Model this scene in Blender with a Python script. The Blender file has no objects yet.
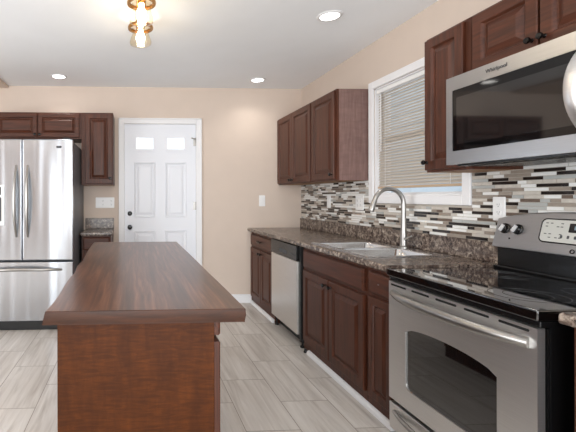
import bpy, bmesh, math, random
from mathutils import Vector, Matrix
random.seed(7)
S = bpy.context.scene
COL = S.collection
PI = math.pi

# ------------------------------------------------------------------ camera, world, lights, exposure
YAW = .0474
FPX, VX, HZ, CAMH = 400.0, 134.3, 197.0, 1.20
cd = bpy.data.cameras.new('camera')
cam = bpy.data.objects.new('camera', cd); COL.objects.link(cam)
cam.location = (0, 0, CAMH)
cam.rotation_euler = (Matrix.Rotation(-YAW, 3, 'Z') @ Matrix.Rotation(PI/2, 3, 'X') @ Matrix.Rotation(-.002, 3, 'Z')).to_euler()
cd.sensor_width = 36; cd.lens = FPX/576*36
cd.shift_x = (288 - (VX + FPX*math.tan(YAW)))/576
cd.shift_y = -(216 - HZ)/576
cd.clip_start = .02
S.camera = cam

W = bpy.data.worlds.new('world'); S.world = W; W.use_nodes = True
bg = W.node_tree.nodes['Background']
bg.inputs[0].default_value = (.90, .95, 1.0, 1); bg.inputs[1].default_value = 1.2

S.view_settings.view_transform = 'Standard'
S.view_settings.look = 'None'
S.view_settings.gamma = 1
S.view_settings.exposure = 0.4

CAN_POWER = 1.3      # each recessed can
REAR_POWER = 100     # added fill lamp inside the unseen rear opening
LEFT_POWER = 70     # added fill lamp inside the unseen opening on the left

def area(name, loc, rot, sx, sy, power, col=(1, 1, 1), shape='RECTANGLE', spread=PI):
    d = bpy.data.lights.new(name, 'AREA'); d.shape = shape; d.size = sx
    if shape in ('RECTANGLE', 'ELLIPSE'): d.size_y = sy
    d.energy = power; d.color = col; d.spread = spread
    o = bpy.data.objects.new(name, d); COL.objects.link(o); o.location = loc; o.rotation_euler = rot
    return o
area('fill_rear', (.1, -2.46, 1.25), (PI/2, 0, 0), 2.8, 2.0, REAR_POWER, (.95, .98, 1.0))  # unseen lamp added to fill the room from behind the camera
area('fill_left', (-3.16, .9, 1.3), (PI/2, 0, -PI/2), 2.4, 1.9, LEFT_POWER, (.95, .98, 1.0))  # unseen lamp added as soft fill from the left

# ------------------------------------------------------------------ key dimensions (metres)
D = 4.49      # back wall
WX = 1.913    # right wall
ZC = 2.433    # ceiling
ZK = .848     # worktop
XB = 1.31     # base door faces
XU = 1.622    # wall cabinet door faces
ZB, ZT = 1.333, 2.076

# ------------------------------------------------------------------ materials
def lin(c):
    c = c/255
    return c/12.92 if c <= .04045 else ((c+.055)/1.055)**2.4
def rgb(r, g, b): return (lin(r), lin(g), lin(b), 1)

class NT:
    def __init__(s, name):
        s.m = bpy.data.materials.new(name); s.m.use_nodes = True
        s.t = s.m.node_tree; s.b = s.t.nodes['Principled BSDF']
    def n(s, kind, **kw):
        nd = s.t.nodes.new(kind)
        for k, v in kw.items():
            if k.startswith('_'): setattr(nd, k[1:], v)
            else: nd.inputs[k.replace('__', ' ')].default_value = v
        return nd
    def l(s, a, b): s.t.links.new(a, b)
    def coord(s, scale=(1, 1, 1), loc=(0, 0, 0), rot=(0, 0, 0), kind='Object'):
        c = s.n('ShaderNodeTexCoord'); m = s.n('ShaderNodeMapping')
        m.inputs['Scale'].default_value = scale; m.inputs['Location'].default_value = loc; m.inputs['Rotation'].default_value = rot
        s.l(c.outputs[kind], m.inputs['Vector']); return m.outputs[0]
    def noise(s, vec, scale, detail=4, rough=.5, dist=0):
        nd = s.n('ShaderNodeTexNoise', Scale=scale, Detail=detail, Roughness=rough, Distortion=dist)
        s.l(vec, nd.inputs['Vector']); return nd.outputs['Fac']
    def ramp(s, fac, stops, interp='LINEAR'):
        r = s.n('ShaderNodeValToRGB'); e = r.color_ramp; e.interpolation = interp
        while len(e.elements) < len(stops): e.elements.new(.5)
        for el, (p, c) in zip(e.elements, stops): el.position = p; el.color = c
        s.l(fac, r.inputs[0]); return r.outputs[0]
    def mix(s, fac, a, b, blend='MIX'):
        m = s.n('ShaderNodeMix', _data_type='RGBA', _blend_type=blend)
        for v, i in ((fac, 0), (a, 6), (b, 7)):
            if hasattr(v, 'node'): s.l(v, m.inputs[i])
            else: m.inputs[i].default_value = v
        return m.outputs[2]
    def bump(s, h, strength, dist=.002):
        b = s.n('ShaderNodeBump', Strength=strength, Distance=dist)
        s.l(h, b.inputs['Height']); s.l(b.outputs[0], s.b.inputs['Normal'])
    def set(s, **kw):
        for k, v in kw.items():
            k = k.replace('__', ' ')
            if hasattr(v, 'node'): s.l(v, s.b.inputs[k])
            else: s.b.inputs[k].default_value = v
        return s

def plain(name, col, rough=.5, metal=0, spec=.5, noise=0, nscale=40, **kw):
    t = NT(name)
    if noise:
        f = t.noise(t.coord(), nscale, 3)
        c = tuple(x*(1-noise) for x in col[:3]) + (1,)
        d = tuple(min(1, x*(1+noise)) for x in col[:3]) + (1,)
        t.set(Base__Color=t.ramp(f, [(.3, c), (.7, d)]))
    else: t.set(Base__Color=col)
    t.set(Roughness=rough, Metallic=metal, Specular__IOR__Level=spec, **kw)
    return t.m

def wood(name, dark, light, grain=(34, 34, 2.2), rough=.45, coat=.04, figure=0, figscale=(1, 1, 1), spec=.35):
    t = NT(name)
    f = t.noise(t.coord(grain), 1.6, 6, .6, .4)
    c = t.ramp(f, [(.28, dark), (.72, light)])
    if figure:
        g = t.noise(t.coord(figscale), 1.0, 3, .5, .8)
        c = t.mix(t.ramp(g, [(.35, (0, 0, 0, 1)), (.65, (figure, figure, figure, 1))]), c, tuple(x*.55 for x in dark[:3]) + (1,))
    t.set(Base__Color=c, Roughness=rough, Specular__IOR__Level=spec, Coat__Weight=coat, Coat__Roughness=.22)
    t.bump(f, .04)
    return t.m

M = {}
M['wall'] = plain('wall_paint', rgb(209, 193, 180), .65, noise=.015, nscale=6)
M['ceil'] = plain('ceiling_paint', rgb(246, 249, 252), .8, noise=.01, nscale=4)
M['white'] = plain('white_trim_paint', rgb(232, 232, 234), .4)
M['door'] = plain('white_door_paint', rgb(230, 233, 240), .38)
M['plastic'] = plain('white_plastic', rgb(236, 236, 236), .35)
M['cab'] = wood('dark_cherry_wood', rgb(52, 25, 14), rgb(92, 49, 31))
M['cabh'] = wood('dark_cherry_wood_crossgrain', rgb(52, 25, 14), rgb(92, 49, 31), (34, 2.2, 34))
M['cabx'] = wood('dark_cherry_wood_crossgrain_rear', rgb(52, 25, 14), rgb(92, 49, 31), (2.2, 34, 34))
M['side'] = wood('cabinet_side_veneer', rgb(110, 84, 79), rgb(138, 110, 104), (40, 40, 3), .42, .15, .25, (8, 8, 30))
M['under'] = plain('raw_cabinet_underside', rgb(150, 105, 62), .6, noise=.12)
M['islandbase'] = wood('curly_stained_panel', rgb(62, 29, 5), rgb(84, 42, 9), (22, 22, 5), .42, .03, .6, (16, 16, 110), .15)
M['islandtop'] = None
M['black'] = plain('black_enamel', rgb(14, 14, 15), .25)
M['blackmatte'] = plain('black_plastic', rgb(22, 22, 23), .5)
M['glassblack'] = plain('black_glass', rgb(7, 7, 8), .04, spec=.9, Coat__Weight=.8, Coat__Roughness=.02)
M['ring'] = plain('cooktop_print', rgb(58, 58, 60), .25)
M['knob'] = plain('dark_bronze_knob', rgb(24, 21, 20), .25, .5)
M['chrome'] = plain('chrome', rgb(225, 225, 228), .1, 1)
M['nickel'] = plain('brushed_nickel', rgb(168, 166, 163), .33, 1)
M['brass'] = plain('aged_brass', rgb(176, 128, 66), .25, 1)
M['grout'] = plain('mosaic_grout', rgb(186, 178, 168), .8)
M['gasket'] = plain('grey_gasket', rgb(70, 72, 75), .6)
M['fridgeside'] = plain('grey_fridge_side', rgb(96, 98, 102), .4, noise=.05)
M['cream'] = plain('pale_control_overlay', rgb(198, 198, 192), .4)
M['vent'] = plain('dark_slot', rgb(10, 10, 10), .7)

def steel(name, col, rough, stretch, wav=None, bumpd=.0006):
    t = NT(name)
    f = t.noise(t.coord(stretch), 1.0, 4, .6)
    t.set(Base__Color=t.ramp(f, [(.3, tuple(c*.92 for c in col[:3]) + (1,)), (.7, col)]), Metallic=1.0,
          Roughness=rough)
    if wav:
        g = t.noise(t.coord(wav), 1.0, 1, .4)
        t.bump(g, 1.0, .02)
    return t.m
M['steel'] = steel('brushed_stainless', rgb(232, 231, 230), .38, (6, 6, 400))
M['steelp'] = steel('panel_stainless', rgb(184, 185, 187), .33, (6, 6, 400))
M['steelv'] = steel('fridge_stainless', rgb(198, 203, 210), .22, (300, 6, 4), (6, 1, .4))
M['steeld'] = steel('dishwasher_stainless', rgb(222, 219, 215), .34, (6, 6, 300))
M['sink'] = plain('sink_stainless', rgb(226, 226, 227), .2, 1)

def glass(name, tint=(1, 1, 1, 1), a=.88):
    t = NT(name); tr = t.n('ShaderNodeBsdfTransparent', Color=tint); gl = t.n('ShaderNodeBsdfGlossy', Roughness=.02)
    lw = t.n('ShaderNodeLayerWeight', Blend=.5); mx = t.n('ShaderNodeMixShader')
    pw = t.n('ShaderNodeMath', _operation='POWER'); pw.inputs[1].default_value = 5; t.l(lw.outputs['Facing'], pw.inputs[0])
    ma = t.n('ShaderNodeMath', _operation='MULTIPLY_ADD'); ma.inputs[1].default_value = .9; ma.inputs[2].default_value = .06; t.l(pw.outputs[0], ma.inputs[0])
    t.l(ma.outputs[0], mx.inputs[0]); t.l(tr.outputs[0], mx.inputs[1]); t.l(gl.outputs[0], mx.inputs[2])
    t.l(mx.outputs[0], t.t.nodes['Material Output'].inputs[0]); return t.m
M['pane'] = glass('window_glass')
M['shadeglass'] = glass('amber_clear_glass', (1.0, .93, .80, 1))

def emit(name, col, s):
    t = NT(name); t.set(Base__Color=(.8, .8, .8, 1), Emission__Color=col, Emission__Strength=s); return t.m
M['lens'] = emit('lit_lens', (1, .97, .92, 1), 9)
M['bulb'] = emit('lit_bulb', (1, .90, .75, 1), 48)
M['silver'] = plain('silver_plastic', rgb(205, 205, 206), .3)
M['led'] = plain('clock_display', rgb(18, 20, 24), .15)

# floor: 12x24 in wood-look porcelain, long side along the room, half offset
t = NT('wood_look_tile')
v = t.coord((1, 1, 1))
sp = t.n('ShaderNodeSeparateXYZ'); t.l(v, sp.inputs[0])
cb = t.n('ShaderNodeCombineXYZ')
a1 = t.n('ShaderNodeMath', _operation='ADD'); a1.inputs[1].default_value = 57.2-.305+.286
a2 = t.n('ShaderNodeMath', _operation='ADD'); a2.inputs[1].default_value = .284*40-.57
t.l(sp.outputs[1], a1.inputs[0]); t.l(sp.outputs[0], a2.inputs[0])
t.l(a1.outputs[0], cb.inputs[0]); t.l(a2.outputs[0], cb.inputs[1])
br = t.n('ShaderNodeTexBrick', _offset=.5, _offset_frequency=2, Scale=1.0, Color1=(0, 0, 0, 1), Color2=(1, 1, 1, 1), Mortar=(.5, .5, .5, 1))
br.inputs['Mortar Size'].default_value = .0022; br.inputs['Mortar Smooth'].default_value = .1; br.inputs['Bias'].default_value = 0
br.inputs['Brick Width'].default_value = .572; br.inputs['Row Height'].default_value = .284
t.l(cb.outputs[0], br.inputs['Vector'])
m1 = t.n('ShaderNodeMath', _operation='MULTIPLY'); m1.inputs[1].default_value = 37
t.l(br.outputs['Color'], m1.inputs[0])
off = t.n('ShaderNodeCombineXYZ'); t.l(m1.outputs[0], off.inputs[0]); t.l(m1.outputs[0], off.inputs[2])
va = t.n('ShaderNodeVectorMath', _operation='ADD'); t.l(v, va.inputs[0]); t.l(off.outputs[0], va.inputs[1])
mp = t.n('ShaderNodeMapping'); mp.inputs['Scale'].default_value = (24, 1.6, 1); t.l(va.outputs[0], mp.inputs[0])
f1 = t.noise(mp.outputs[0], 1.0, 5, .62, .6)
mp2 = t.n('ShaderNodeMapping'); mp2.inputs['Scale'].default_value = (5, 1.2, 1); t.l(va.outputs[0], mp2.inputs[0])
f2 = t.noise(mp2.outputs[0], 1.0, 3, .5, .3)
c1 = t.ramp(f1, [(.25, rgb(158, 149, 141)), (.5, rgb(199, 193, 187)), (.75, rgb(220, 216, 211))])
c2 = t.mix(t.ramp(f2, [(.35, (0, 0, 0, 1)), (.7, (.5, .5, .5, 1))]), c1, rgb(186, 178, 170))
c3 = t.mix(br.outputs['Fac'], c2, rgb(132, 122, 112))
t.set(Base__Color=c3, Roughness=.36, Specular__IOR__Level=.4)
M['floor'] = t.m

# speckled laminate
t = NT('speckled_brown_laminate')
v = t.coord()
n1 = t.noise(v, 36, 6, .7, .6); n2 = t.noise(v, 20, 4, .65, .8); n3 = t.noise(t.coord((1, 1, 1), (3, 1, 7)), 90, 3, .6)
c = t.ramp(n1, [(.36, rgb(36, 29, 27)), (.46, rgb(92, 78, 71)), (.54, rgb(134, 120, 109)), (.66, rgb(188, 174, 158))])
c = t.mix(t.ramp(n2, [(.48, (0, 0, 0, 1)), (.6, (.7, .7, .7, 1))]), c, rgb(74, 60, 54))
c = t.mix(t.ramp(n3, [(.6, (0, 0, 0, 1)), (.66, (.85, .85, .85, 1))]), c, rgb(28, 23, 22))
t.set(Base__Color=c, Roughness=.24, Specular__IOR__Level=.5)
M['lam'] = t.m

# island slab
t = NT('walnut_slab')
f = t.noise(t.coord((42, 1.8, 42)), 1.3, 6, .62, .5); g = t.noise(t.coord((5, .7, 5)), 1.2, 3, .5, 1.2)
c = t.ramp(f, [(.3, rgb(56, 33, 22)), (.52, rgb(100, 63, 44)), (.72, rgb(136, 94, 70))])
c = t.mix(t.ramp(g, [(.4, (0, 0, 0, 1)), (.62, (.7, .7, .7, 1))]), c, rgb(58, 36, 26))
t.set(Base__Color=c, Roughness=.32, Specular__IOR__Level=.4, Coat__Weight=.3, Coat__Roughness=.2)
t.bump(f, .06)
M['islandtop'] = t.m
M['islandedge'] = wood('oiled_slab_edge', rgb(40, 19, 7), rgb(70, 36, 14), (4, 30, 40), .42, .03)

# ------------------------------------------------------------------ mesh helpers
def V(*a): return Vector(a)
mYX = lambda xf: (lambda u, v, w: Vector((xf - w, u, v)))      # faces -X (right wall): u=Y v=Z w=out
mXY = lambda yf: (lambda u, v, w: Vector((u, yf - w, v)))      # faces -Y (back wall): u=X v=Z w=out
mPX = lambda xf: (lambda u, v, w: Vector((xf + w, u, v)))      # faces +X
mZ = lambda u, v, w: Vector((u, v, w))

def merge(bm, tmp):
    me = bpy.data.meshes.new('tmp'); tmp.to_mesh(me); tmp.free(); bm.from_mesh(me); bpy.data.meshes.remove(me)

def box(bm, x0, y0, z0, x1, y1, z1, bev=0, seg=2, mi=0):
    t = bmesh.new()
    vs = [t.verts.new((x, y, z)) for x in (x0, x1) for y in (y0, y1) for z in (z0, z1)]
    for q in ((0, 1, 3, 2), (4, 6, 7, 5), (0, 4, 5, 1), (2, 3, 7, 6), (0, 2, 6, 4), (1, 5, 7, 3)): t.faces.new([vs[i] for i in q])
    bmesh.ops.recalc_face_normals(t, faces=t.faces)
    if bev: bmesh.ops.bevel(t, geom=list(t.edges), offset=bev, segments=seg, profile=.5, affect='EDGES')
    for f in t.faces: f.material_index = mi
    merge(bm, t); return bm
def B(*a, **k): return box(bmesh.new(), *a, **k)
def mbox(bm, mp, u0, v0, w0, u1, v1, w1, bev=0, seg=2, mi=0):
    a, b = mp(u0, v0, w0), mp(u1, v1, w1)
    return box(bm, min(a.x, b.x), min(a.y, b.y), min(a.z, b.z), max(a.x, b.x), max(a.y, b.y), max(a.z, b.z), bev, seg, mi)

def tube(bm, pts, r, seg=12, flat=None, cap=True):
    pts = [Vector(p) for p in pts]; n = len(pts)
    rs = r if isinstance(r, (list, tuple)) else [r]*n
    rings = []; ref = None
    for i, p in enumerate(pts):
        d = (pts[min(i+1, n-1)] - pts[max(i-1, 0)]).normalized()
        if ref is None:
            ref = d.orthogonal().normalized()
            if flat is not None: ref = (Vector(flat[0]) - d*d.dot(Vector(flat[0]))).normalized()
        ref = (ref - d*d.dot(ref)).normalized(); s = d.cross(ref)
        k = flat[1] if flat is not None else 1
        rings.append([bm.verts.new(p + rs[i]*(math.cos(2*PI*j/seg)*ref + k*math.sin(2*PI*j/seg)*s)) for j in range(seg)])
    for a, b in zip(rings, rings[1:]):
        for j in range(seg): bm.faces.new((a[j], a[(j+1) % seg], b[(j+1) % seg], b[j]))
    if cap: bm.faces.new(rings[0][::-1]); bm.faces.new(rings[-1])
    return bm

def lathe(bm, prof, o, axis=(0, 0, 1), seg=24, close=True):
    o = Vector(o); ax = Vector(axis).normalized(); a = ax.orthogonal().normalized(); b = ax.cross(a)
    rings = []
    for r, h in prof:
        if r < 1e-6: rings.append([bm.verts.new(o + ax*h)])
        else: rings.append([bm.verts.new(o + ax*h + r*(math.cos(2*PI*j/seg)*a + math.sin(2*PI*j/seg)*b)) for j in range(seg)])
    for p, q in zip(rings, rings[1:]):
        for j in range(seg):
            k = (j+1) % seg
            if len(p) == 1 and len(q) == 1: continue
            if len(p) == 1: bm.faces.new((p[0], q[k], q[j]))
            elif len(q) == 1: bm.faces.new((p[j], p[k], q[0]))
            else: bm.faces.new((p[j], p[k], q[k], q[j]))
    if close:
        for rg in (rings[0], rings[-1]):
            if len(rg) > 1: bm.faces.new(rg)
    return bm
def Lt(*a, **k): return lathe(bmesh.new(), *a, **k)
def Tb(*a, **k): return tube(bmesh.new(), *a, **k)

def prism(bm, poly, mp, w0, w1, bev=0, mi=0):
    t = bmesh.new()
    a = [t.verts.new(mp(u, v, w0)) for u, v in poly]; b = [t.verts.new(mp(u, v, w1)) for u, v in poly]
    n = len(poly); t.faces.new(a[::-1]); top = t.faces.new(b)
    for i in range(n): t.faces.new((a[i], a[(i+1) % n], b[(i+1) % n], b[i]))
    bmesh.ops.recalc_face_normals(t, faces=t.faces)
    if bev: bmesh.ops.bevel(t, geom=list(top.edges), offset=bev, segments=2, profile=.5, affect='EDGES')
    for f in t.faces: f.material_index = mi
    merge(bm, t); return bm

def nest(bm, mp, u0, v0, u1, v1, steps, w_back=0, cap=True, mi=0):
    """closed plate whose face steps through nested rectangles (inset, height)"""
    t = bmesh.new(); loops = []
    for ins, w in [(0, w_back)] + steps:
        loops.append([t.verts.new(mp(u, v, w)) for u, v in ((u0+ins, v0+ins), (u1-ins, v0+ins), (u1-ins, v1-ins), (u0+ins, v1-ins))])
    for a, b in zip(loops, loops[1:]):
        for i in range(4): t.faces.new((a[i], a[(i+1) % 4], b[(i+1) % 4], b[i]))
    if cap: t.faces.new(loops[-1])
    t.faces.new(loops[0][::-1])
    bmesh.ops.recalc_face_normals(t, faces=t.faces)
    for f in t.faces: f.material_index = mi
    merge(bm, t); return bm

def plate(bm, mp, u0, v0, u1, v1, w0, w1, holes=(), mi=0):
    us = sorted({u0, u1, *[h[0] for h in holes], *[h[2] for h in holes]}); vs = sorted({v0, v1, *[h[1] for h in holes], *[h[3] for h in holes]})
    us = [u for u in us if u0 <= u <= u1]; vs = [v for v in vs if v0 <= v <= v1]
    def solid(i, j):
        if not (0 <= i < len(us)-1 and 0 <= j < len(vs)-1): return False
        cu, cv = (us[i]+us[i+1])/2, (vs[j]+vs[j+1])/2
        return not any(h[0] < cu < h[2] and h[1] < cv < h[3] for h in holes)
    t = bmesh.new(); cache = {}
    def vt(i, j, k):
        if (i, j, k) not in cache: cache[i, j, k] = t.verts.new(mp(us[i], vs[j], (w0, w1)[k]))
        return cache[i, j, k]
    for i in range(len(us)-1):
        for j in range(len(vs)-1):
            if not solid(i, j): continue
            for k in (0, 1): t.faces.new([vt(*q, k) for q in ((i, j), (i+1, j), (i+1, j+1), (i, j+1))])
            for (di, dj, p, q) in ((-1, 0, (i, j), (i, j+1)), (1, 0, (i+1, j), (i+1, j+1)), (0, -1, (i, j), (i+1, j)), (0, 1, (i, j+1), (i+1, j+1))):
                if not solid(i+di, j+dj): t.faces.new((vt(*p, 0), vt(*q, 0), vt(*q, 1), vt(*p, 1)))
    bmesh.ops.recalc_face_normals(t, faces=t.faces)
    for f in t.faces: f.material_index = mi
    merge(bm, t); return bm

def rrect(u0, v0, u1, v1, r, n=5):
    out = []
    for cx, cy, a0 in ((u1-r, v0+r, -PI/2), (u1-r, v1-r, 0), (u0+r, v1-r, PI/2), (u0+r, v0+r, PI)):
        for i in range(n+1):
            a = a0 + PI/2*i/n; out.append((cx+r*math.cos(a), cy+r*math.sin(a)))
    return out

ORIG = {}
def origin(o):
    p = o; v = Vector((0, 0, 0))
    while p is not None: v += p.location; p = p.parent
    return v
def obj(name, bm, mat, parent=None, at=None, angle=50, fix=True):
    if fix: bmesh.ops.recalc_face_normals(bm, faces=bm.faces)
    o_ = origin(parent) if parent is not None else Vector(at if at else (0, 0, 0))
    bmesh.ops.translate(bm, verts=bm.verts, vec=-o_)
    me = bpy.data.meshes.new(name); bm.to_mesh(me); bm.free()
    for m in (mat if isinstance(mat, (list, tuple)) else [mat]): me.materials.append(M[m] if isinstance(m, str) else m)
    me.shade_smooth(); me.set_sharp_from_angle(angle=math.radians(angle))
    o = bpy.data.objects.new(name, me); COL.objects.link(o)
    if parent is not None: o.parent = parent
    elif at: o.location = at
    if fix: o.modifiers.new('weighted', 'WEIGHTED_NORMAL').keep_sharp = True
    return o
def tag(o, label=None, cat=None, group=None, kind=None):
    for k, v in (('label', label), ('category', cat), ('group', group), ('kind', kind)):
        if v: o[k] = v
    return o
def thing(name, loc, label, cat, group=None):
    o = bpy.data.objects.new(name, None); COL.objects.link(o); o.location = loc; o.empty_display_size = .1
    return tag(o, label, cat, group)
def struct(name, bm, mat, label=None, parent=None, **k):
    o = obj(name, bm, mat, parent, **k)
    if parent is None: tag(o, label, None, None, 'structure')
    return o

# ------------------------------------------------------------------ setting
XL, YR = -3.3, -2.6
struct('floor', B(XL, YR, -.06, WX+.14, D+.14, 0), 'floor', 'floor of pale wood-look rectangular tiles')
struct('ceiling', B(XL, YR, ZC, WX+.14, D+.14, ZC+.06), 'ceil', 'flat white painted ceiling')
DX0, DX1, DZ = -.112, .698, 2.022
struct('wall_back', plate(bmesh.new(), mXY(D), XL, 0, WX+.14, ZC, 0, -.13, [(DX0, 0, DX1, DZ)]), 'wall', 'beige painted back wall with the white door')
WY0, WY1, WZ0, WZ1 = 2.232, 3.098, 1.206, 2.055
struct('wall_right', plate(bmesh.new(), mYX(WX), YR, 0, D, ZC, 0, -.13, [(WY0, WZ0, WY1, WZ1)]), 'wall', 'beige wall behind the cooker and sink')
struct('wall_left', plate(bmesh.new(), mPX(XL), YR, 0, D, ZC, 0, -.1, [(-.4, .2, 2.2, 2.25)]), 'wall', 'beige wall on the left with an opening')
struct('wall_rear', plate(bmesh.new(), lambda u, v, w: Vector((u, YR+w, v)), XL, 0, WX+.14, ZC, 0, -.1, [(-1.4, .05, 1.6, 2.2)]), 'wall', 'beige rear wall with a wide patio opening')
struct('trim_4', B(XL+.001, YR+.01, ZC-.028, -1.385, D-.001, ZC-.001), 'wall', 'shallow beige ceiling drop above the fridge')
# baseboards
def baseboard(name, mp, u0, u1, label):
    bm = bmesh.new(); mbox(bm, mp, u0, 0, .001, u1, .075, .015, .002); mbox(bm, mp, u0, .075, .001, u1, .095, .010, .003)
    return struct(name, bm, 'white', label)
baseboard('baseboard_back', mXY(D), DX1+.066, 1.325, 'white baseboard along the back wall right of the door')
bm = bmesh.new()
prof = [(1.306, .001), (1.329, .001), (1.329, .032), (1.322, .031), (1.313, .026), (1.307, .016)]
prism(bm, prof, lambda u, v, w: Vector((u, w, v)), 1.985, 2.985)
prism(bm, prof, lambda u, v, w: Vector((u, w, v)), 3.745, 4.474)
struct('trim_2', bm, 'white', 'white quarter-round strip along the foot of the base cabinets')

# back door
dr = struct('door_1', plate(bmesh.new(), mXY(D), DX0+.004, .012, DX1-.004, DZ-.004, -.012, -.056,
            [(.016, 1.732, .222, 1.872), (.366, 1.732, .572, 1.872)]), 'door', 'white back door with two small panes above four panels')
bm = bmesh.new(); mp = mXY(D)
for u0, u1 in ((DX0-.062, DX0), (DX1, DX1+.062)):
    mbox(bm, mp, u0, .001, .001, u1, DZ+.062, .016, .004); e = u0 if u0 < 0 else u1-.016
    mbox(bm, mp, e, .001, .016, e+.016, DZ+.062, .024, .003)
mbox(bm, mp, DX0, DZ, .001, DX1, DZ+.062, .016, .004); mbox(bm, mp, DX0-.062, DZ+.046, .016, DX1+.062, DZ+.062, .024, .003)
obj('door_casing', bm, 'white', dr)
bm = bmesh.new()
mbox(bm, mp, DX0, 0, -.10, DX0+.003, DZ, .0, 0); mbox(bm, mp, DX1-.003, 0, -.10, DX1, DZ, 0, 0)
mbox(bm, mp, DX0, DZ-.003, -.10, DX1, DZ, 0, 0); mbox(bm, mp, DX0, .001, -.10, DX1, .01, 0, 0)
obj('door_jamb', bm, 'white', dr)
for u0, v0, u1, v1 in ((0, .97, .238, 1.59), (.35, .97, .588, 1.59), (0, .2, .238, .82), (.35, .2, .588, .82)):
    bm = bmesh.new()
    nest(bm, mp, u0, v0, u1, v1, [(.004, -.002), (.014, -.006), (.024, -.0115), (.034, -.0115), (.055, -.005)], -.0125)
    obj('door_panel', bm, 'door', dr, angle=8)
for u0 in (.016, .366):
    bm = bmesh.new()
    plate(bm, mp, u0-.018, 1.714, u0+.224, 1.89, -.012, -.003, [(u0+.008, 1.74, u0+.198, 1.864)])
    pf = obj('pane_frame', bm, 'door', dr)
    obj('pane', plate(bmesh.new(), mp, u0, 1.733, u0+.206, 1.871, -.03, -.034), 'pane', dr)
for z, r in ((1.015, .026), (.862, .027)):
    o = (-.05, D+.0125, z)
    k = obj('deadbolt' if z > .95 else 'door_knob', Lt([(0, -.002), (r, 0), (r, .006), (r*.8, .011), (.012, .012), (.012, .022 if z > .95 else .03),
        (.02 if z < .95 else .014, .034), (.027 if z < .95 else .014, .044), (.024 if z < .95 else .013, .056), (0, .06)] if z < .95 else
        [(0, -.002), (r, 0), (r, .006), (r*.85, .012), (.016, .013), (.015, .018), (0, .019)], o, (0, -1, 0)), 'knob', dr)
for z in (1.82, 1.1, .3):
    bm = Tb([(DX1-.006, D-.004, z-.045), (DX1-.006, D-.004, z+.045)], .006, 10); box(bm, DX1-.03, D+.006, z-.045, DX1-.006, D+.0125, z+.045)
    obj('hinge', bm, 'nickel', dr)
bm = Tb([(DX1-.01, D-.006, 1.85), (DX1-.012, D-.03, 1.852), (DX1-.045, D-.045, 1.856)], .004, 8); lathe(bm, [(0, 0), (.008, .0), (.008, .012), (0, .014)], (DX1-.045, D-.045, 1.856), (-1, -.4, 0), 10)
obj('hinge_stop', bm, 'nickel', dr)

# window over the sink
mp = mYX(WX)
bm = bmesh.new()
cw = .058
mbox(bm, mp, WY0-cw, WZ0-cw, .001, WY0, WZ1+cw, .018, .004); mbox(bm, mp, WY1, WZ0-cw, .001, WY1+cw, WZ1+cw, .018, .004)
mbox(bm, mp, WY0, WZ1, .001, WY1, WZ1+cw, .018, .004); mbox(bm, mp, WY0, WZ0-cw, .001, WY1, WZ0, .018, .004)
wn = struct('window_1', bm, 'white', 'white framed window above the sink behind blinds')
bm = bmesh.new()
for a in ((WY0, WZ0, WY0+.012, WZ1), (WY1-.012, WZ0, WY1, WZ1), (WY0, WZ0, WY1, WZ0+.012), (WY0, WZ1-.012, WY1, WZ1)):
    mbox(bm, mp, a[0], a[1], -.125, a[2], a[3], -.001)
obj('window_frame', bm, 'white', wn)
bm = bmesh.new()
plate(bm, mp, WY0+.013, WZ0+.013, WY1-.013, WZ1-.013, -.085, -.055, [(WY0+.045, WZ0+.024, WY1-.045, 1.62), (WY0+.045, 1.655, WY1-.045, WZ1-.05)])
obj('window_sash', bm, 'white', wn)
obj('pane', plate(bmesh.new(), mp, WY0+.044, WZ0+.023, WY1-.044, WZ1-.049, -.068, -.072), 'pane', wn)

# pale siding wall added outside the kitchen window to grey down the bright sky
bm = bmesh.new()
for k in range(22): prism(bm, [(4.6, -.6+k*.2), (4.575, -.6+k*.2), (4.595, -.4+k*.2), (4.6, -.4+k*.2)], lambda u, v, w: Vector((u, w, v)), 1.0, 9.5)
struct('wall_added_siding', bm, plain('pale_siding', rgb(172, 186, 196), .7), 'added pale siding wall dimming the sky outside the kitchen window')

# mosaic backsplash: random-length strip tiles
def mosaic():
    bm = bmesh.new(); mp = mYX(WX)
    plate(bm, mp, 1.0-.02, .9, D-.002, 1.5, .0005, .004, [(WY0-cw-.001, WZ0-cw-.001, WY1+cw+.001, 1.6)])
    rh = .0178; z = .958; row = 0
    rnd = random.Random(3)
    blocks = [(WZ0-cw)]
    while z < 1.498:
        z1 = min(z+rh-.0017, 1.499)
        y = D-.004
        while y > .985:
            L = rnd.choice((.045, .06, .075, .095, .115, .14))
            y0 = max(y-L, .982)
            if y-y0 > .008:
                k = rnd.choices((1, 2, 3, 4, 5, 6), (25, 17, 17, 11, 23, 10))[0]
                spans = [(y0, y)]
                if z1 > WZ0-cw-.002:      # keep clear of the window casing
                    a, b = WY0-cw-.002, WY1+cw+.002
                    spans = [(s, e) for s, e in ((y0, min(y, a)), (max(y0, b), y)) if e-s > .004]
                for s, e in spans:
                    t = bmesh.new()
                    q = [t.verts.new(mp(u, v, w)) for w, i in ((.004, 0), (.0075, .0008)) for u, v in ((s+i, z+i), (e-i, z+i), (e-i, z1-i), (s+i, z1-i))]
                    for i in range(4): t.faces.new((q[i], q[(i+1) % 4], q[4+(i+1) % 4], q[4+i]))
                    t.faces.new(q[4:])
                    for f in t.faces: f.material_index = k
                    bmesh.ops.recalc_face_normals(t, faces=t.faces); merge_fast(bm, t)
            y = y0-.0017
        z += rh
    return bm
def merge_fast(bm, t):
    mp_ = {v: bm.verts.new(v.co) for v in t.verts}
    for f in t.faces:
        g = bm.faces.new([mp_[v] for v in f.verts]); g.material_index = f.material_index
    t.free()
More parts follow.
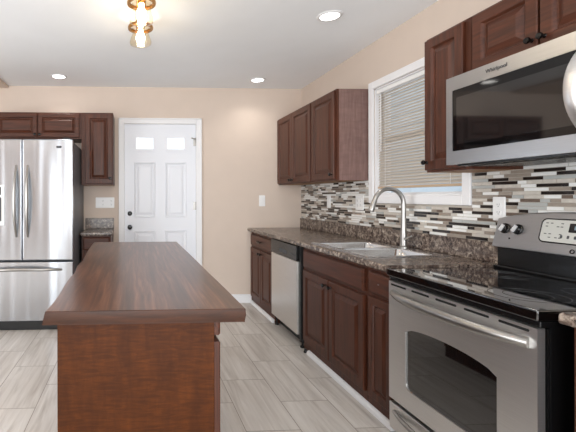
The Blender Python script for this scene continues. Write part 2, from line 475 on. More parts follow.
tl = [plain('mosaic_white_glass', rgb(234, 234, 232), .12), plain('mosaic_pale_stone', rgb(198, 191, 182), .4, noise=.08),
      plain('mosaic_taupe_stone', rgb(150, 139, 128), .4, noise=.1), plain('mosaic_grey_glass', rgb(178, 180, 178), .12),
      plain('mosaic_espresso_glass', rgb(40, 33, 30), .12), plain('mosaic_brown_stone', rgb(104, 88, 76), .35, noise=.1)]
struct('trim_1', mosaic(), ['grout'] + tl, 'mosaic backsplash of white, grey and dark brown strip tiles', fix=False)

# ------------------------------------------------------------------ cabinets
def knob(mp, u, v, parent, w=.0, r=.014):
    p = mp(u, v, w); ax = mp(u, v, w+1) - p
    return obj('knob', Lt([(0, -.0005), (.009, 0), (.006, .004), (.0055, .011), (r*.75, .014), (r, .020), (r*.85, .026), (0, .029)], p, ax, 14), 'knob', parent)
TH = .02
RAISED = [(.0, TH-.004), (.004, TH), (.048, TH), (.052, TH-.003), (.058, TH-.012), (.064, TH-.013), (.088, TH-.001), (.090, TH)]
RAISED_S = [(.0, TH-.004), (.004, TH), (.040, TH), (.043, TH-.003), (.047, TH-.011), (.052, TH-.012), (.070, TH-.001), (.072, TH)]
SLAB = [(.0, TH-.008), (.006, TH-.003), (.012, TH)]
def door(mp, u0, v0, u1, v1, root, mat='cab', knobs=(), name='door', steps=RAISED):
    """a raised-panel front whose back lies on w=0"""
    d = obj(name, nest(bmesh.new(), mp, u0, v0, u1, v1, steps, .001), mat, root, angle=14)
    for ku, kv in knobs: knob(mp, ku, kv, d, TH)
    return d
def carcass(root, mp, u0, v0, u1, v1, depth, mat='cab', side=None, under=None):
    bm = bmesh.new()
    plate(bm, mp, u0, v0, u1, v1, -depth, -.02)
    if under:
        bm.faces.ensure_lookup_table()
        bmesh.ops.recalc_face_normals(bm, faces=bm.faces)
        for f in bm.faces:
            if f.normal.z < -.9: f.material_index = 1
    obj('body', bm, [mat, under] if under else mat, root)
    b2 = bmesh.new(); plate(b2, mp, u0, v0, u1, v1, -.0195, 0, [])
    obj('face_frame', b2, 'cab', root)

# far wall cabinets (right wall)
mU = mYX(XU+TH)          # back of the doors / face frames
dep = WX - (XU+TH) - .001
t = thing('wall_cabinet', (WX-.15, 4.04, ZB), 'two-door dark wood wall cabinet in the far corner beside the back wall', 'cabinet')
carcass(t, mU, 3.616, ZB, D-.002, ZT, dep, 'side', under='under')
door(mU, 4.062, ZB+.012, D-.02, ZT-.012, t, knobs=[(4.09, ZB+.04)])
door(mU, 3.628, ZB+.012, 4.056, ZT-.012, t, knobs=[(4.03, ZB+.04)])
t = thing('wall_cabinet', (WX-.15, 3.39, ZB), 'single-door dark wood wall cabinet with exposed side panel left of the window', 'cabinet')
carcass(t, mU, 3.172, ZB, 3.614, ZT, dep, 'side', under='under')
door(mU, 3.186, ZB+.012, 3.602, ZT-.012, t, knobs=[(3.215, ZB+.05)])
# near wall cabinets
t = thing('wall_cabinet', (WX-.15, 2.02, ZB), 'narrow dark wood wall cabinet between window and microwave', 'cabinet')
carcass(t, mU, 1.873, ZB, 2.171, ZT, dep, 'cab', under='under')
door(mU, 1.905, ZB+.012, 2.165, ZT-.012, t, knobs=[(2.146, ZB+.055)])
t = thing('wall_cabinet', (WX-.15, 1.49, 1.772), 'short two-door dark wood cabinet directly above the microwave', 'cabinet')
carcass(t, mU, 1.11, 1.772, 1.871, ZT, dep, 'cab')
door(mU, 1.537, 1.79, 1.848, ZT-.012, t, 'cabh', [(1.558, 1.835)], steps=RAISED)
door(mU, 1.13, 1.79, 1.528, ZT-.012, t, 'cabh', [(1.508, 1.835)], steps=RAISED)

# base cabinets (right run)
mB = mYX(XB+TH)
bdep = WX-(XB+TH)-.001
KT = ZK-.036
def base(label, u0, u1, loc=None):
    t = thing('base_cabinet', (XB+.3, (u0+u1)/2, 0), label, 'cabinet')
    bm = plate(bmesh.new(), mB, u0, .002, u1, KT-.15 if 'sink' in label else KT-.001, -bdep, -.02); obj('body', bm, 'cab', t)
    obj('face_frame', plate(bmesh.new(), mB, u0, .002, u1, KT-.001, -.0195, 0), 'cab', t)
    return t
t = base('far dark wood base cabinet with a drawer over two doors in the corner', 3.735, D-.002)
d = door(mB, 3.76, .662, 4.46, .785, t, 'cabh', name='drawer', steps=SLAB)
p = mB(4.116, .725, TH); bm = bmesh.new()
for s in (-1, 1): tube(bm, [p+V(.001, s*.04, 0), p+V(-.024, s*.04, 0)], .004, 8)
tube(bm, [p+V(-.024, -.055, 0), p+V(-.026, 0, 0), p+V(-.024, .055, 0)], .0055, 10)
obj('pull', bm, 'knob', d)
door(mB, 4.112, .085, 4.46, .638, t, knobs=[(4.14, .60)])
door(mB, 3.76, .085, 4.106, .638, t, knobs=[(4.078, .60)])
t = base('wide dark wood sink base cabinet with a plain false front over two doors', 2.215, 3.083)
door(mB, 2.238, .655, 3.06, .785, t, 'cabh', name='false_front', steps=SLAB)
door(mB, 2.655, .085, 3.06, .632, t, knobs=[(2.69, .59)])
door(mB, 2.238, .085, 2.648, .632, t, knobs=[(2.613, .59)])
t = base('narrow dark wood base cabinet with one drawer and door beside the cooker', 1.98, 2.213)
d = door(mB, 1.99, .668, 2.192, .785, t, 'cabh', name='drawer', steps=SLAB)
obj('screw', Lt([(0, -.0005), (.004, 0), (.0035, .002), (0, .0025)], mB(2.09, .725, TH), (-1, 0, 0), 10), 'chrome', d)
door(mB, 1.99, .085, 2.192, .645, t, steps=RAISED_S)
t = base('dark wood base cabinet at the right edge beyond the cooker', .45, 1.149)
door(mB, .47, .655, 1.135, .785, t, 'cabh', name='drawer', steps=SLAB)
door(mB, .805, .085, 1.135, .632, t); door(mB, .47, .085, .798, .632, t)

# worktop with sink cut-out
SX0, SX1, SY0, SY1 = 1.345, 1.852, 2.245, 2.985
def nosing(bm, y0, y1):
    pr = [(1.33, ZK-.035), (1.33, ZK), (1.296, ZK), (1.288, ZK-.003), (1.284, ZK-.010), (1.283, ZK-.025), (1.286, ZK-.032), (1.292, ZK-.035)]
    prism(bm, pr, lambda u, v, w: Vector((u, w, v)), y0, y1)
wt = thing('worktop', (1.6, 3.2, KT), 'long speckled brown laminate worktop holding the sink', 'worktop')
bm = bmesh.new(); plate(bm, mZ, 1.33, 1.986, WX-.001, D-.001, ZK-.035, ZK, [(SX0+.012, SY0+.012, SX1-.012, SY1-.012)]); nosing(bm, 1.986, D-.001)
obj('top', bm, 'lam', wt)
bm = B(WX-.022, 1.986, ZK+.0005, WX-.001, D-.001, .957, .004)
obj('upstand', bm, 'lam', wt)
wt2 = thing('worktop', (1.6, .8, KT), 'short speckled laminate worktop end at right edge beyond the cooker', 'worktop')
bm = bmesh.new(); plate(bm, mZ, 1.33, .44, WX-.001, 1.153, ZK-.035, ZK); nosing(bm, .44, 1.153)
obj('top', bm, 'lam', wt2)
obj('upstand', B(WX-.022, .44, ZK+.0005, WX-.001, 1.153, .957, .004), 'lam', wt2)

# sink
sk = thing('kitchen_sink', (1.6, 2.61, ZK), 'double-bowl stainless steel sink set into the worktop', 'sink')
b1 = (1.372, 2.633, 1.772, 2.955); b2 = (1.372, 2.275, 1.772, 2.597)
bm = bmesh.new(); plate(bm, mZ, SX0, SY0, SX1, SY1, ZK+.0008, ZK+.006, [b1, b2])
obj('rim', bm, 'sink', sk)
for b in (b1, b2):
    bm = bmesh.new(); loops = []
    for ins, z, r in ((-.001, ZK+.006, .03), (.004, ZK-.002, .035), (.012, ZK-.13, .05), (.04, ZK-.16, .06)):
        loops.append([bm.verts.new((u, v, z)) for u, v in rrect(b[0]+ins, b[1]+ins, b[2]-ins, b[3]-ins, r)])
    for a, c in zip(loops, loops[1:]):
        n = len(a)
        for i in range(n): bm.faces.new((a[i], a[(i+1) % n], c[(i+1) % n], c[i]))
    bm.faces.new(loops[-1])
    bw = obj('bowl', bm, 'sink', sk, angle=60, fix=False)
    md = bw.modifiers.new('thick', 'SOLIDIFY'); md.thickness = .0012; md.offset = 1
    obj('drain', Lt([(0, .0), (.042, 0), (.042, .003), (.03, .0025), (.0, .0015)], ((b[0]+b[2])/2, (b[1]+b[3])/2, ZK-.1588)), 'nickel', bw)

# faucet
fx, fy = 1.812, 2.612
fc = thing('faucet', (fx, fy, ZK+.006), 'tall gooseneck brushed nickel faucet behind the sink', 'faucet')
z0 = ZK+.0065
obj('base', Lt([(0, 0), (.03, 0), (.03, .006), (.022, .012), (.0205, .02), (.0205, .088), (.018, .096), (.0, .097)], (fx, fy, z0)), 'nickel', fc)
pts = [(fx, fy, z0+.09), (fx, fy, 1.0), (fx, fy, 1.08), (fx, fy, 1.15)]
R_ = .1
for i in range(1, 13):
    a = PI*i/12*.93; pts.append((fx-R_+R_*math.cos(a), fy+.004*i/12, 1.152+R_*math.sin(a)))
e = Vector(pts[-1]); dv = (Vector(pts[-1])-Vector(pts[-2])).normalized()
obj('spout', Tb(pts, [.019, .0165]+[.0145]*(len(pts)-2), 14), 'nickel', fc)
obj('spray_head', Tb([e-dv*.004, e+dv*.012, e+dv*.04, e+dv*.072, e+dv*.076], [.0152, .016, .018, .02, .017], 14), 'nickel', fc)
bm = Tb([(fx, fy-.018, z0+.062), (fx, fy-.04, z0+.066)], .012, 12); tube(bm, [(fx, fy-.036, z0+.067), (fx-.012, fy-.075, z0+.08), (fx-.02, fy-.105, z0+.088)], [.008, .0065, .005], 10)
obj('lever_handle', bm, 'nickel', fc)

# dishwasher
dw = thing('dishwasher', (1.6, 3.41, 0), 'stainless steel dishwasher with black control strip under the worktop', 'dishwasher')
y0, y1 = 3.093, 3.727
obj('body', B(1.345, y0+.006, .1, WX-.01, y1-.006, KT-.003), 'blackmatte', dw)
obj('door_panel', B(1.292, y0+.036, .1, 1.344, y1-.004, .683, .005), 'steeld', dw)
bm = B(1.288, y0+.036, .686, 1.344, y1-.004, KT-.006, .005)
cp = obj('control_panel', bm, 'black', dw)
obj('pocket_handle', prism(bmesh.new(), rrect(3.33, .715, 3.50, .748, .012), mYX(1.2885), .0, .0012), 'gasket', cp)
for i in range(4): obj('button', prism(bmesh.new(), rrect(3.15+.03*i, .726, 3.17+.03*i, .736, .004), mYX(1.2885), 0, .0015), 'gasket', cp)
obj('gap_shade_strip', B(1.31, y0+.004, .05, 1.344, y0+.033, KT-.006), 'blackmatte', dw)  # black strip painted for the shade in the gap beside the door
obj('toe_panel', B(1.37, y0+.01, .012, 1.385, y1-.01, .099), 'blackmatte', dw)
for y in (y0+.03, y1-.03): obj('foot', Lt([(0, .001), (.018, .001), (.018, .012), (.008, .014), (.008, .1), (0, .1)], (1.335, y, 0), seg=14), 'blackmatte', dw)

bm = Lt([(0, .0005), (.013, .0005), (.013, .012), (.009, .016), (.009, .03), (0, .032)], (1.313, 3.02, 0), seg=16)
tag(obj('furniture_foot', bm, 'blackmatte'), 'small black foot on the floor at the sink cabinet corner beside the dishwasher', 'foot')

# ------------------------------------------------------------------ cooker
rg = thing('cooker', (1.6, 1.59, 0), 'stainless steel freestanding cooker with black glass cooktop', 'cooker')
RY0, RY1 = 1.214, 1.968
RF = 1.285
obj('body', B(RF+.042, RY0, .03, WX-.012, RY1, .80), 'black', rg)
for y in (RY0+.05, RY1-.05):
    for x in (RF+.09, WX-.08): obj('foot', Lt([(0, 0), (.02, 0), (.02, .01), (.012, .031), (0, .031)], (x, y, 0), seg=12), 'blackmatte', rg)
bm = B(RF-.008, RY0-.004, .801, WX-.012, RY1+.004, .838, .006)
ct = obj('cooktop', bm, 'glassblack', rg)
for cx, cy, r in ((1.44, 1.40, .115), (1.44, 1.785, .09), (1.70, 1.41, .08), (1.70, 1.775, .105)):
    bm = bmesh.new()
    for rr in (r, r*.62): lathe(bm, [(rr, .0), (rr, .0004), (rr-.0025, .0004), (rr-.0025, 0)], (cx, cy, .8381), seg=40, close=False)
    obj('burner_ring', bm, 'ring', ct)
# front rail between cooktop and door
obj('front_rail', B(RF+.006, RY0, .779, RF+.045, RY1, .8005, .003), 'black', rg)
mR = mYX(RF)
# oven door: steel face with arched window opening
def arch_poly(u0, u1, v0, v1, rise, r=.03):
    p = []
    for i in range(6): a = PI + PI/2*i/5; p.append((u0+r+r*math.cos(a), v0+r+r*math.sin(a)))
    for i in range(6): a = -PI/2 + PI/2*i/5; p.append((u1-r+r*math.cos(a), v0+r+r*math.sin(a)))
    n = 14
    for i in range(n+1):
        s = i/n; u = u1-(u1-u0)*s
        p.append((u, v1 + rise*math.sqrt(max(0, 1-(2*s-1)**2))**1.15 ))
    return p
DZ0, DZ1 = .192, .776
win = arch_poly(1.362, 1.842, .285, .557, .036)
bm = bmesh.new()
def face_with_hole(bm, mp, outer, hole, w0, w1):
    t = bmesh.new()
    def ring(poly, w): return [t.verts.new(mp(u, v, w)) for u, v in poly]
    o1 = ring(outer, w1); h1 = ring(hole, w1); o0 = ring(outer, w0); h0 = ring(hole, w0)
    for a, b in ((o1, o0), (h1, h0)):
        n = len(a)
        for i in range(n): t.faces.new((a[i], a[(i+1) % n], b[(i+1) % n], b[i]))
    es = []
    for rgn in (o1, h1):
        n = len(rgn)
        for i in range(n): es.append(t.edges.get((rgn[i], rgn[(i+1) % n])))
    bmesh.ops.triangle_fill(t, use_beauty=True, use_dissolve=False, edges=es)
    bmesh.ops.recalc_face_normals(t, faces=t.faces)
    merge(bm, t)
face_with_hole(bm, mR, [(RY0+.004, DZ0), (RY1-.004, DZ0), (RY1-.004, DZ1), (RY0+.004, DZ1)], win, -.026, 0)
od = obj('oven_door', bm, 'steel', rg)
obj('door_liner', B(RF+.0265, RY0+.006, DZ0+.002, RF+.041, RY1-.006, DZ1-.002), 'black', od)
obj('window', prism(bmesh.new(), [(u, v) for u, v in arch_poly(1.3625, 1.8415, .2855, .5565, .036)], mR, -.02, -.006), 'glassblack', od)
bm = bmesh.new()
for i in range(5):
    yc = RY0+.085+i*.148; prism(bm, rrect(yc-.055, .757, yc+.055, .766, .004, 3), mR, .0002, .0012)
obj('vent_slots', bm, 'vent', od)
def barh(bm, y0, y1, z, base, outx, r=.013):
    pts = []; n = 16
    for i in range(n+1):
        s = i/n; bow = 1-abs(2*s-1)**3.0
        pts.append((base-(outx)*bow*1.0-.002, y0+(y1-y0)*s, z-.012*(1-bow)*0))
    tube(bm, pts, [r*(.85+.25*math.sin(PI*i/n)) for i in range(n+1)], 14)
bm = bmesh.new(); barh(bm, RY0+.03, RY1-.045, .722, RF, .055, .021)
obj('handle', bm, 'nickel', od)
# bottom drawer
dq = obj('storage_drawer', B(RF, RY0+.004, .04, RF+.041, RY1-.004, .172, .004), 'steel', rg)
bm = bmesh.new(); barh(bm, RY0+.03, RY1-.045, .135, RF, .035, .011)
obj('handle', bm, 'nickel', dq)
# backguard
bgd = obj('backguard_riser', B(1.858, RY0+.02, .8385, WX-.012, RY1-.003, .955, .004), 'black', rg)
obj('trim_ledge', B(1.835, RY0+.004, .8385, 1.857, RY1-.003, .852, .004), 'black', rg)
XG0, XG1 = 1.838, 1.884   # slanted panel: bottom, top
slope = Vector((XG1-XG0, 0, .18)); sl = slope.normalized(); nrm = Vector((-sl.z, 0, sl.x))
def mG(u, v, w): return Vector((XG0, u, .944)) + sl*v + nrm*w
n = 20; poly = [(RY0-.012, 0), (RY1+.010, 0)]
for i in range(n+1):
    s = i/n; poly.append((RY1+.010-(RY1-RY0+.020)*s - 0*s, .148+.045*(1-abs(2*s-1)**2.4)))
bm = bmesh.new(); t_ = bmesh.new()
fr_ = [t_.verts.new(mG(u, v, 0)) for u, v in poly]; bk_ = [t_.verts.new(Vector((WX-.012, mG(u, v, 0).y, mG(u, v, 0).z))) for u, v in poly]
t_.faces.new(fr_); t_.faces.new(bk_[::-1]); k_ = len(poly)
for i in range(k_): t_.faces.new((fr_[i], fr_[(i+1) % k_], bk_[(i+1) % k_], bk_[i]))
bmesh.ops.recalc_face_normals(t_, faces=t_.faces)
bmesh.ops.bevel(t_, geom=[e for e in t_.edges if all(v in fr_ for v in e.verts)], offset=.006, segments=3, profile=.5, affect='EDGES')
merge(bm, t_)
cp = obj('control_backguard', bm, 'steelp', rg)
for u in (1.925, 1.858, 1.328, 1.262):
    p = mG(u, .098, .0)
    k = obj('control_knob', Lt([(0, .0), (.026, .0), (.026, .004), (.021, .006), (.0195, .016), (.018, .018), (0, .018)], p, nrm, 22), 'black', cp)
    bm = bmesh.new()
    a = math.radians(25); du = Vector((0, math.cos(a), 0))+sl*math.sin(a); dp = Vector((0, -math.sin(a), 0))+sl*math.cos(a)
    q = [p+nrm*(.0178+h)+dp*x*.0165+du*y*.008 for h in (0, .006) for x, y in ((-1, -1), (1, -1), (1, 1), (-1, 1))]
    vs = [bm.verts.new(c) for c in q]
    for ii in ((0, 1, 2, 3), (4, 5, 6, 7), (0, 1, 5, 4), (1, 2, 6, 5), (2, 3, 7, 6), (3, 0, 4, 7)): bm.faces.new([vs[i] for i in ii])
    obj('grip', bm, 'silver', k)
obj('indicator_light', Lt([(0, 0), (.0045, 0), (.004, .002), (0, .0025)], mG(1.89, .05, 0), nrm, 10), 'black', cp)
pl = obj('control_panel', prism(bmesh.new(), rrect(1.385, .055, 1.745, .155, .018), mG, .0003, .003), 'cream', cp)
bm = bmesh.new(); tube(bm, [mG(u, v, .002) for u, v in rrect(1.382, .052, 1.748, .158, .02)+[rrect(1.382, .052, 1.748, .158, .02)[0]]], .003, 8)
obj('panel_bezel', bm, 'black', pl)
obj('clock_display', prism(bmesh.new(), rrect(1.53, .102, 1.63, .142, .003), mG, .0032, .0042), 'led', pl)
bm = bmesh.new()
for i in range(3): prism(bm, rrect(1.555+.022*i, .114, 1.565+.022*i, .131, .002), mG, .0043, .0047)
obj('display_digits', bm, plain('pale_digits', rgb(120, 140, 150), .3), pl)
rr = random.Random(5)
def mark(u0, v0, u1, v1, r): obj('button_mark', prism(bmesh.new(), rrect(u0, v0, u1, v1, r, 3), mG, .0031, .0036), 'gasket', pl)
for u in (1.725, 1.705, 1.677, 1.661):
    for v in (.139, .124, .09, .074):
        if rr.random() < .8: mark(u-.006, v-.002, u+.005, v+.002, .001)
for i in range(9): mark(1.65-.028*i, .074, 1.66-.028*i, .088, .003)
lg = Lt([(.0065, 0), (.0095, 0), (.0095, .002), (.0065, .002)], mG(1.60, .022, .0005), nrm, 18, close=False)
obj('round_emblem', lg, 'black', cp)

# ------------------------------------------------------------------ over-range microwave
mw = thing('microwave', (1.7, 1.49, 1.352), 'stainless steel over-range microwave under the short cabinet', 'microwave')
MF, MY0, MY1, MZ0, MZ1 = 1.515, 1.112, 1.874, 1.352, 1.767
mM = mYX(MF)
obj('body', B(MF+.034, MY0, MZ0+.012, WX-.01, MY1, MZ1, .003), 'blackmatte', mw)
bm = bmesh.new()
face_with_hole(bm, mM, [(MY0, MZ0), (MY1, MZ0), (MY1, MZ1), (MY0, MZ1)], rrect(MY0+.03, 1.414, MY1-.036, 1.703, .004, 2), -.033, 0)
df = obj('door_frame', bm, 'steelp', mw)
obj('door_glass', prism(bmesh.new(), rrect(MY0+.0305, 1.4145, MY1-.0365, 1.7025, .004, 2), mM, -.02, -.002), plain('microwave_glass', rgb(8, 8, 9), .05), df)
mwin = NT('microwave_window'); mwin.set(Base__Color=rgb(20, 20, 21), Roughness=.06, Specular__IOR__Level=.8, Coat__Weight=.6, Coat__Roughness=.03)
obj('window_screen', prism(bmesh.new(), rrect(1.30, 1.445, 1.815, 1.665, .006, 3), mM, -.0018, -.0008), mwin.m, df)
bm = bmesh.new(); pts = []
for i in range(17):
    s = i/16; pts.append((MF+.004-.055*(1-abs(2*s-1)**2.2), 1.272, 1.425+.275*s))
tube(bm, pts, .026, 16, flat=((0, 1, 0), .45))
obj('handle', bm, 'steel', df)
obj('vent_grille', B(MF+.03, MY0+.03, MZ0-.008, WX-.06, MY1-.03, MZ0+.0115, .003), 'black', mw)
bm = bmesh.new()
for i in range(14): box(bm, MF+.05, MY0+.08+i*.045, MZ0-.0095, MF+.09, MY0+.11+i*.045, MZ0-.0082)
obj('vent_slots', bm, 'vent', mw)
# maker's lettering
cu = bpy.data.curves.new('lettering', 'FONT'); cu.body = 'Whirlpool'; cu.size = .024; cu.extrude = .0006; cu.align_x = 'CENTER'
to = bpy.data.objects.new('lettering_source', cu); COL.objects.link(to)
dg = bpy.context.evaluated_depsgraph_get(); me = bpy.data.meshes.new_from_object(to.evaluated_get(dg)); bpy.data.objects.remove(to)
bm = bmesh.new(); bm.from_mesh(me)
mt = Matrix(((0, 0, -1, MF-.0012), (-1, 0, 0, 1.605), (0, 1, 0, 1.729), (0, 0, 0, 1)))
bmesh.ops.transform(bm, matrix=mt, verts=bm.verts)
obj('lettering', bm, plain('grey_lettering', rgb(72, 72, 74), .4), df, fix=False)

# ------------------------------------------------------------------ refrigerator
fr = thing('refrigerator', (-1.006, 4.0, 0), 'stainless steel french-door refrigerator with bottom freezer drawer', 'refrigerator')
FX0, FX1, FY = -1.458, -.553, 3.64
mF = mXY(FY)
obj('body', B(FX0+.004, FY+.075, .03, FX1-.004, D-.06, 1.705, .004), 'fridgeside', fr)
for s, (u0, u1) in ((-1, (FX0, -1.0085)), (1, (-1.0035, FX1))):
    bm = bmesh.new(); mbox(bm, mF, u0, .633, -.07, u1, 1.722, 0, .010, 3)
    d = obj('door', bm, 'steelv', fr)
    hx = -1.006+s*.05; pts = []
    for i in range(19):
        q = i/18; pts.append((hx+s*.006*math.sin(PI*q), FY+.003-.06*(1-abs(2*q-1)**2.6), .845+.64*q))
    obj('handle', Tb(pts, [.010+.007*math.sin(PI*i/18) for i in range(19)], 14), 'nickel', d)
    if s < 0:
        bm = bmesh.new(); plate(bm, mF, -1.40, .95, -1.163, 1.31, .0005, .008, [(-1.378, .985, -1.185, 1.2)])
        dp = obj('dispenser', bm, 'plastic', d)
        obj('dispenser_recess', plate(bmesh.new(), mF, -1.378, .985, -1.185, 1.2, .0005, .002), 'gasket', dp)
        obj('dispenser_controls', prism(bmesh.new(), rrect(-1.37, 1.22, -1.19, 1.295, .006), mF, .0082, .0095), 'black', dp)
    else:
        obj('badge', prism(bmesh.new(), rrect(-.700, 1.643, -.655, 1.662, .003), mF, .0003, .002), 'gasket', d)
bm = bmesh.new(); mbox(bm, mF, FX0, .085, -.07, FX1, .618, 0, .010, 3)
fd = obj('freezer_drawer', bm, 'steelv', fr)
pts = []
for i in range(19):
    q = i/18; pts.append((-1.355+.70*q, FY+.003-.06*(1-abs(2*q-1)**3), .548+.012*math.sin(PI*q)))
obj('handle', Tb(pts, [.010+.005*math.sin(PI*i/18) for i in range(19)], 14), 'nickel', fd)
obj('door_gasket', B(FX0+.01, FY+.0705, .09, FX1-.01, FY+.0745, 1.70), 'gasket', fr)
obj('toe_grille', B(FX0+.01, FY+.02, .004, FX1-.01, FY+.074, .082, .004), 'blackmatte', fr)
for x in (FX0+.06, FX1-.06): obj('hinge_cap', B(x-.035, FY+.02, 1.7225, x+.035, FY+.12, 1.738, .004), 'gasket', fr)

# cabinets round the refrigerator
mL = mXY(4.18); ld = D-4.18-.001
t = thing('wall_cabinet', (-.99, 4.33, 1.803), 'short two-door dark wood cabinet above the refrigerator', 'cabinet')
carcass(t, mL, -1.44, 1.803, -.548, ZT, ld, 'cab')
door(mL, -.988, 1.817, -.568, ZT-.014, t, 'cabx', [(-.967, 1.845)], steps=RAISED_S)
door(mL, -1.42, 1.817, -.998, ZT-.014, t, 'cabx', [(-1.018, 1.845)], steps=RAISED_S)
t = thing('wall_cabinet', (-.37, 4.33, ZB-.004), 'tall single-door dark wood wall cabinet between refrigerator and back door', 'cabinet')
carcass(t, mL, -.546, ZB-.006, -.219, ZT, ld, 'cab', under='under')
door(mL, -.508, ZB+.006, -.226, ZT-.012, t, knobs=[(-.252, 1.395)], steps=RAISED)
mLb = mXY(4.075)
t = thing('base_cabinet', (-.39, 4.28, 0), 'small dark wood base cabinet between refrigerator and back door', 'cabinet')
obj('body', plate(bmesh.new(), mLb, -.532, .09, -.235, KT-.001, -(D-4.075-.001), -.02), 'cab', t)
obj('face_frame', plate(bmesh.new(), mLb, -.532, .09, -.235, KT-.001, -.0195, 0), 'cab', t)
obj('toe_kick', B(-.53, 4.14, .001, -.237, D-.001, .0895), 'cab', t)
door(mLb, -.515, .665, -.25, .795, t, 'cabx', [(-.383, .73)], name='drawer', steps=SLAB)
door(mLb, -.515, .105, -.25, .645, t, knobs=[(-.275, .6)], steps=RAISED_S)
wt = thing('worktop', (-.38, 4.3, KT), 'small speckled laminate worktop with upstand beside the refrigerator', 'worktop')
obj('top', B(-.542, 4.03, ZK-.035, -.226, D-.001, ZK, .006), 'lam', wt)
obj('upstand', B(-.542, D-.022, ZK+.0005, -.226, D-.001, .966, .004), 'lam', wt)

# ------------------------------------------------------------------ island
ic = thing('island_cabinet', (.01, 2.05, 0), 'brown stained wood island base cabinet under the slab', 'cabinet')
IZ = .86
IX0, IX1, IY0, IY1 = -.236, .248, 1.235, 2.9
obj('body', B(IX0+.012, IY0+.013, .002, IX1, IY1, IZ-.042), 'cab', ic)
obj('end_panel', B(IX0, IY0, .002, IX1, IY0+.0125, IZ-.042, .001), 'islandbase', ic)
obj('back_panel', B(IX0, IY0+.013, .002, IX0+.0115, IY1, IZ-.042), 'islandbase', ic)
mI = mPX(IX1)
for k in range(3):
    u0 = IY0+.004+k*.555; u1 = u0+.545
    door(mI, u0, .768, u1, IZ-.043, ic, 'cabh', name='drawer', steps=[(.0, TH-.006), (.004, TH)])
    door(mI, u0, .08, u1, .748, ic, 'cab', [(u1-.04, .7)])
edge = [(.338, 1.203), (.338, 1.45), (.334, 1.8), (.331, 2.3), (.325, 2.7), (.320, 3.02), (.316, 3.035),
        (-.300, 3.035), (-.303, 3.0), (-.302, 2.8), (-.297, 2.58), (-.286, 2.35), (-.278, 2.17), (-.283, 2.03), (-.278, 1.93), (-.270, 1.83), (-.274, 1.72), (-.272, 1.6), (-.264, 1.42), (-.262, 1.3), (-.266, 1.203)]
tw = bmesh.new()
loops = []
cx_, cy_ = .03, 2.1
for dz, ins in ((-.0415, .002), (-.038, .002), (-.02, -.001), (-.002, .0), (0, .0015)):
    lp = []
    for x, y in edge:
        live = -.011 if x < -.2 else .0
        off = ins + (live*(1 if dz < -.03 else (.3 if dz < -.01 else 0)))
        lp.append(tw.verts.new((x + (off if x < 0 else -off), y + (ins if y < 2 else -ins) * (1 if y < 1.25 or y > 3 else 0), IZ+dz)))
    loops.append(lp)
for a, b in zip(loops, loops[1:]):
    n = len(a)
    for i in range(n):
        f = tw.faces.new((a[i], a[(i+1) % n], b[(i+1) % n], b[i])); f.material_index = 1
tw.faces.new(loops[0][::-1]); tw.faces.new(loops[-1])
sl_ = obj('island_worktop', tw, ['islandtop', 'islandedge'], at=(.03, 2.1, IZ-.0415), angle=28)
tag(sl_, 'long brown live-edge wooden slab on top of the island', 'worktop')

# ------------------------------------------------------------------ plates on walls
def wall_plate(name, mp, u, v, gangs, kinds, label, cat, h=.118, w0=.0005):
    w = .07 + .046*(gangs-1)
    t = thing(name, mp(u, v, w0), label, cat)
    bm = bmesh.new(); prism(bm, rrect(u-w/2, v-h/2, u+w/2, v+h/2, .005, 3), mp, w0, w0+.006, .002)
    obj('plate', bm, 'plastic', t)
    for i, k in enumerate(kinds):
        c = u + (i-(gangs-1)/2)*.046
        if k == 'toggle':
            bm = bmesh.new(); mbox(bm, mp, c-.005, v-.012, w0+.0062, c+.005, v+.012, w0+.009); mbox(bm, mp, c-.004, v+.0, w0+.009, c+.004, v+.011, w0+.018, .001)
            obj('toggle', bm, 'plastic', t)
        elif k == 'rocker':
            obj('rocker', nest(bmesh.new(), mp, c-.017, v-.034, c+.017, v+.034, [(0, w0+.008), (.003, w0+.010)], w0+.0062), 'plastic', t)
        else:
            for dz in (-.02, .02):
                s = obj('socket', prism(bmesh.new(), rrect(c-.016, v+dz-.0145, c+.016, v+dz+.0145, .010), mp, w0+.0062, w0+.0085), 'plastic', t)
                bm = bmesh.new()
                for q in (-.006, .006): mbox(bm, mp, c+q-.001, v+dz-.001, w0+.0086, c+q+.001, v+dz+.007, w0+.0089)
                mbox(bm, mp, c-.002, v+dz-.009, w0+.0086, c+.002, v+dz-.005, w0+.0089)
                obj('socket_slots', bm, 'gasket', s)
    return t
wall_plate('light_switch', mXY(D), 1.452, 1.154, 1, ['toggle'], 'white single toggle switch plate on the back wall between door and wall cabinets', 'switch', .125)
wall_plate('switch_plate', mXY(D), -.327, 1.138, 4, ['toggle', 'outlet', 'toggle', 'outlet'], 'wide white four-gang plate above the small worktop beside the refrigerator', 'switch', .118)
wall_plate('light_switch', mYX(WX), 3.83, 1.152, 1, ['rocker'], 'white single switch plate on the mosaic tiles below the far wall cabinet', 'switch', .125, .0078)
wall_plate('switch_plate', mYX(WX), 3.295, 1.147, 2, ['outlet', 'outlet'], 'white two-gang plate on the mosaic tiles left of the faucet', 'outlet', .122, .0078)
wall_plate('power_outlet', mYX(WX), 2.0, 1.135, 1, ['outlet'], 'white single power outlet on the mosaic tiles just above the cooker', 'outlet', .125, .0078)

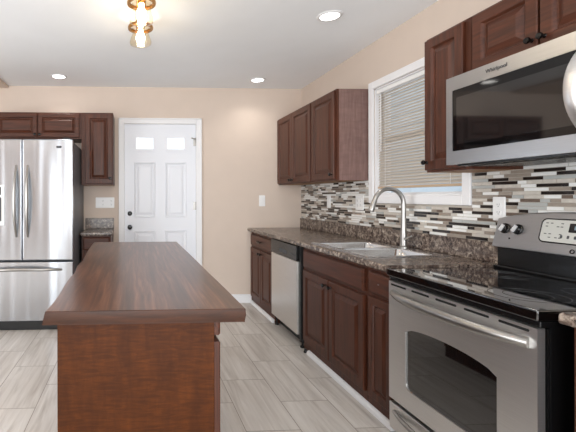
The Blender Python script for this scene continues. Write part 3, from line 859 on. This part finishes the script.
# ------------------------------------------------------------------ blind
bl = thing('window_blind', (WX+.03, 2.665, 1.24), 'cream horizontal slat blind lowered over the sink window', 'blind')
by0, by1 = WY0+.016, WY1-.016
hr = obj('head_rail', B(WX+.006, by0, WZ1-.045, WX+.045, by1, WZ1-.014, .002), 'plastic', bl)
M['slat'] = plain('cream_slat', rgb(188, 178, 166), .45)
bm = bmesh.new(); z = 1.294; a = math.radians(53); i = 0
while z < WZ1-.055:
    dx, dz = .0125*math.cos(a), .0125*math.sin(a)
    c = WX+.026
    q = []
    for s, bul in ((-1, 0), (-.4, .0013), (.4, .0013), (1, 0)):
        q.append((c+s*dx-bul*math.sin(a), z-s*dz*-1*-1+0, bul))
    # slat section: inner edge low, outer edge high
    top = [bm.verts.new((c+s*dx-b*math.sin(a), y, z+s*dz+b*math.cos(a))) for y in (by0+.004, by1-.004) for s, b in ((-1, 0), (-.35, .0012), (.35, .0012), (1, 0))]
    bot = [bm.verts.new(v_.co - Vector((-math.sin(a), 0, math.cos(a)))*.0006) for v_ in top]
    for k in range(3):
        bm.faces.new((top[k], top[k+1], top[k+5], top[k+4])); bm.faces.new((bot[k], bot[k+4], bot[k+5], bot[k+1]))
    for l, m in ((0, 4), (3, 7)): bm.faces.new((top[l], top[m], bot[m], bot[l]))
    z += .0212
obj('slats', bm, 'slat', bl)
obj('bottom_rail', B(WX+.014, by0+.003, 1.262, WX+.038, by1-.003, 1.279, .003), plain('tan_bottom_rail', rgb(190, 165, 138), .5), bl)
for y in (by0+.10, by1-.10): obj('ladder_cord', Tb([(WX+.0105, y, 1.279), (WX+.0105, y, WZ1-.046)], .0011, 6), 'plastic', bl)
obj('tilt_wand', Tb([(WX+.008, by1-.05, WZ1-.048), (WX+.008, by1-.052, 1.55)], .003, 8), 'plastic', bl)

# ------------------------------------------------------------------ lamps
def can(x, y, label):
    t = thing('recessed_light', (x, y, ZC-.0005), label, 'ceiling light', 'recessed ceiling lights')
    obj('trim_ring', Lt([(.062, -.001), (.083, -.001), (.083, -.004), (.076, -.009), (.066, -.010), (.062, -.007)], (x, y, ZC), seg=32, close=False), 'white', t)
    obj('lens', Lt([(0, -.0015), (.0615, -.0015), (.0615, -.004), (0, -.006)], (x, y, ZC), seg=32), 'lens', t)
    d = bpy.data.lights.new('can_lamp', 'AREA'); d.shape = 'DISK'; d.size = .12; d.energy = CAN_POWER; d.color = (1, .95, .88); d.spread = math.radians(125)
    o = bpy.data.objects.new('can_lamp', d); COL.objects.link(o); o.parent = t; o.location = (0, 0, -.014)
can(1.332, 2.665, 'lit recessed ceiling light nearest the camera, above the sink')
can(-.766, 4.117, 'lit recessed ceiling light above the refrigerator')
can(1.302, 4.158, 'lit recessed ceiling light in the far right corner above the wall cabinets')

il = thing('island_light', (.045, 2.38, ZC), 'lit ceiling light with glass jar shades in a row above the island', 'ceiling light')
bm = B(.045-.03, 1.86, ZC-.028, .045+.03, 2.9, ZC-.001, .006)
obj('ceiling_bar', bm, 'brass', il)
for y in (2.03, 2.38, 2.73):
    x = .045
    bm = Tb([(x, y, ZC-.027), (x, y, 2.36)], .011, 12); lathe(bm, [(0, .03), (.02, .03), (.024, .0), (.02, -.012), (0, -.012)], (x, y, 2.36), seg=18)
    obj('stem', bm, 'brass', il)
    obj('shade_ring', Lt([(.068, 0), (.084, .0), (.087, .008), (.084, .018), (.068, .018), (.065, .009), (.068, 0)], (x, y, 2.345), seg=32, close=False), 'brass', il)
    sh = obj('glass_shade', Lt([(.064, .012), (.058, .0), (.052, -.02), (.055, -.045), (.066, -.075), (.074, -.1), (.070, -.115), (.05, -.12), (0, -.122)], (x, y, 2.356), seg=32, close=False), 'shadeglass', il, angle=80)
    bb = obj('bulb', Lt([(0, .045), (.013, .044), (.014, .02), (.024, .0), (.03, -.022), (.024, -.044), (0, -.052)], (x, y, 2.308), seg=20), 'bulb', sh)
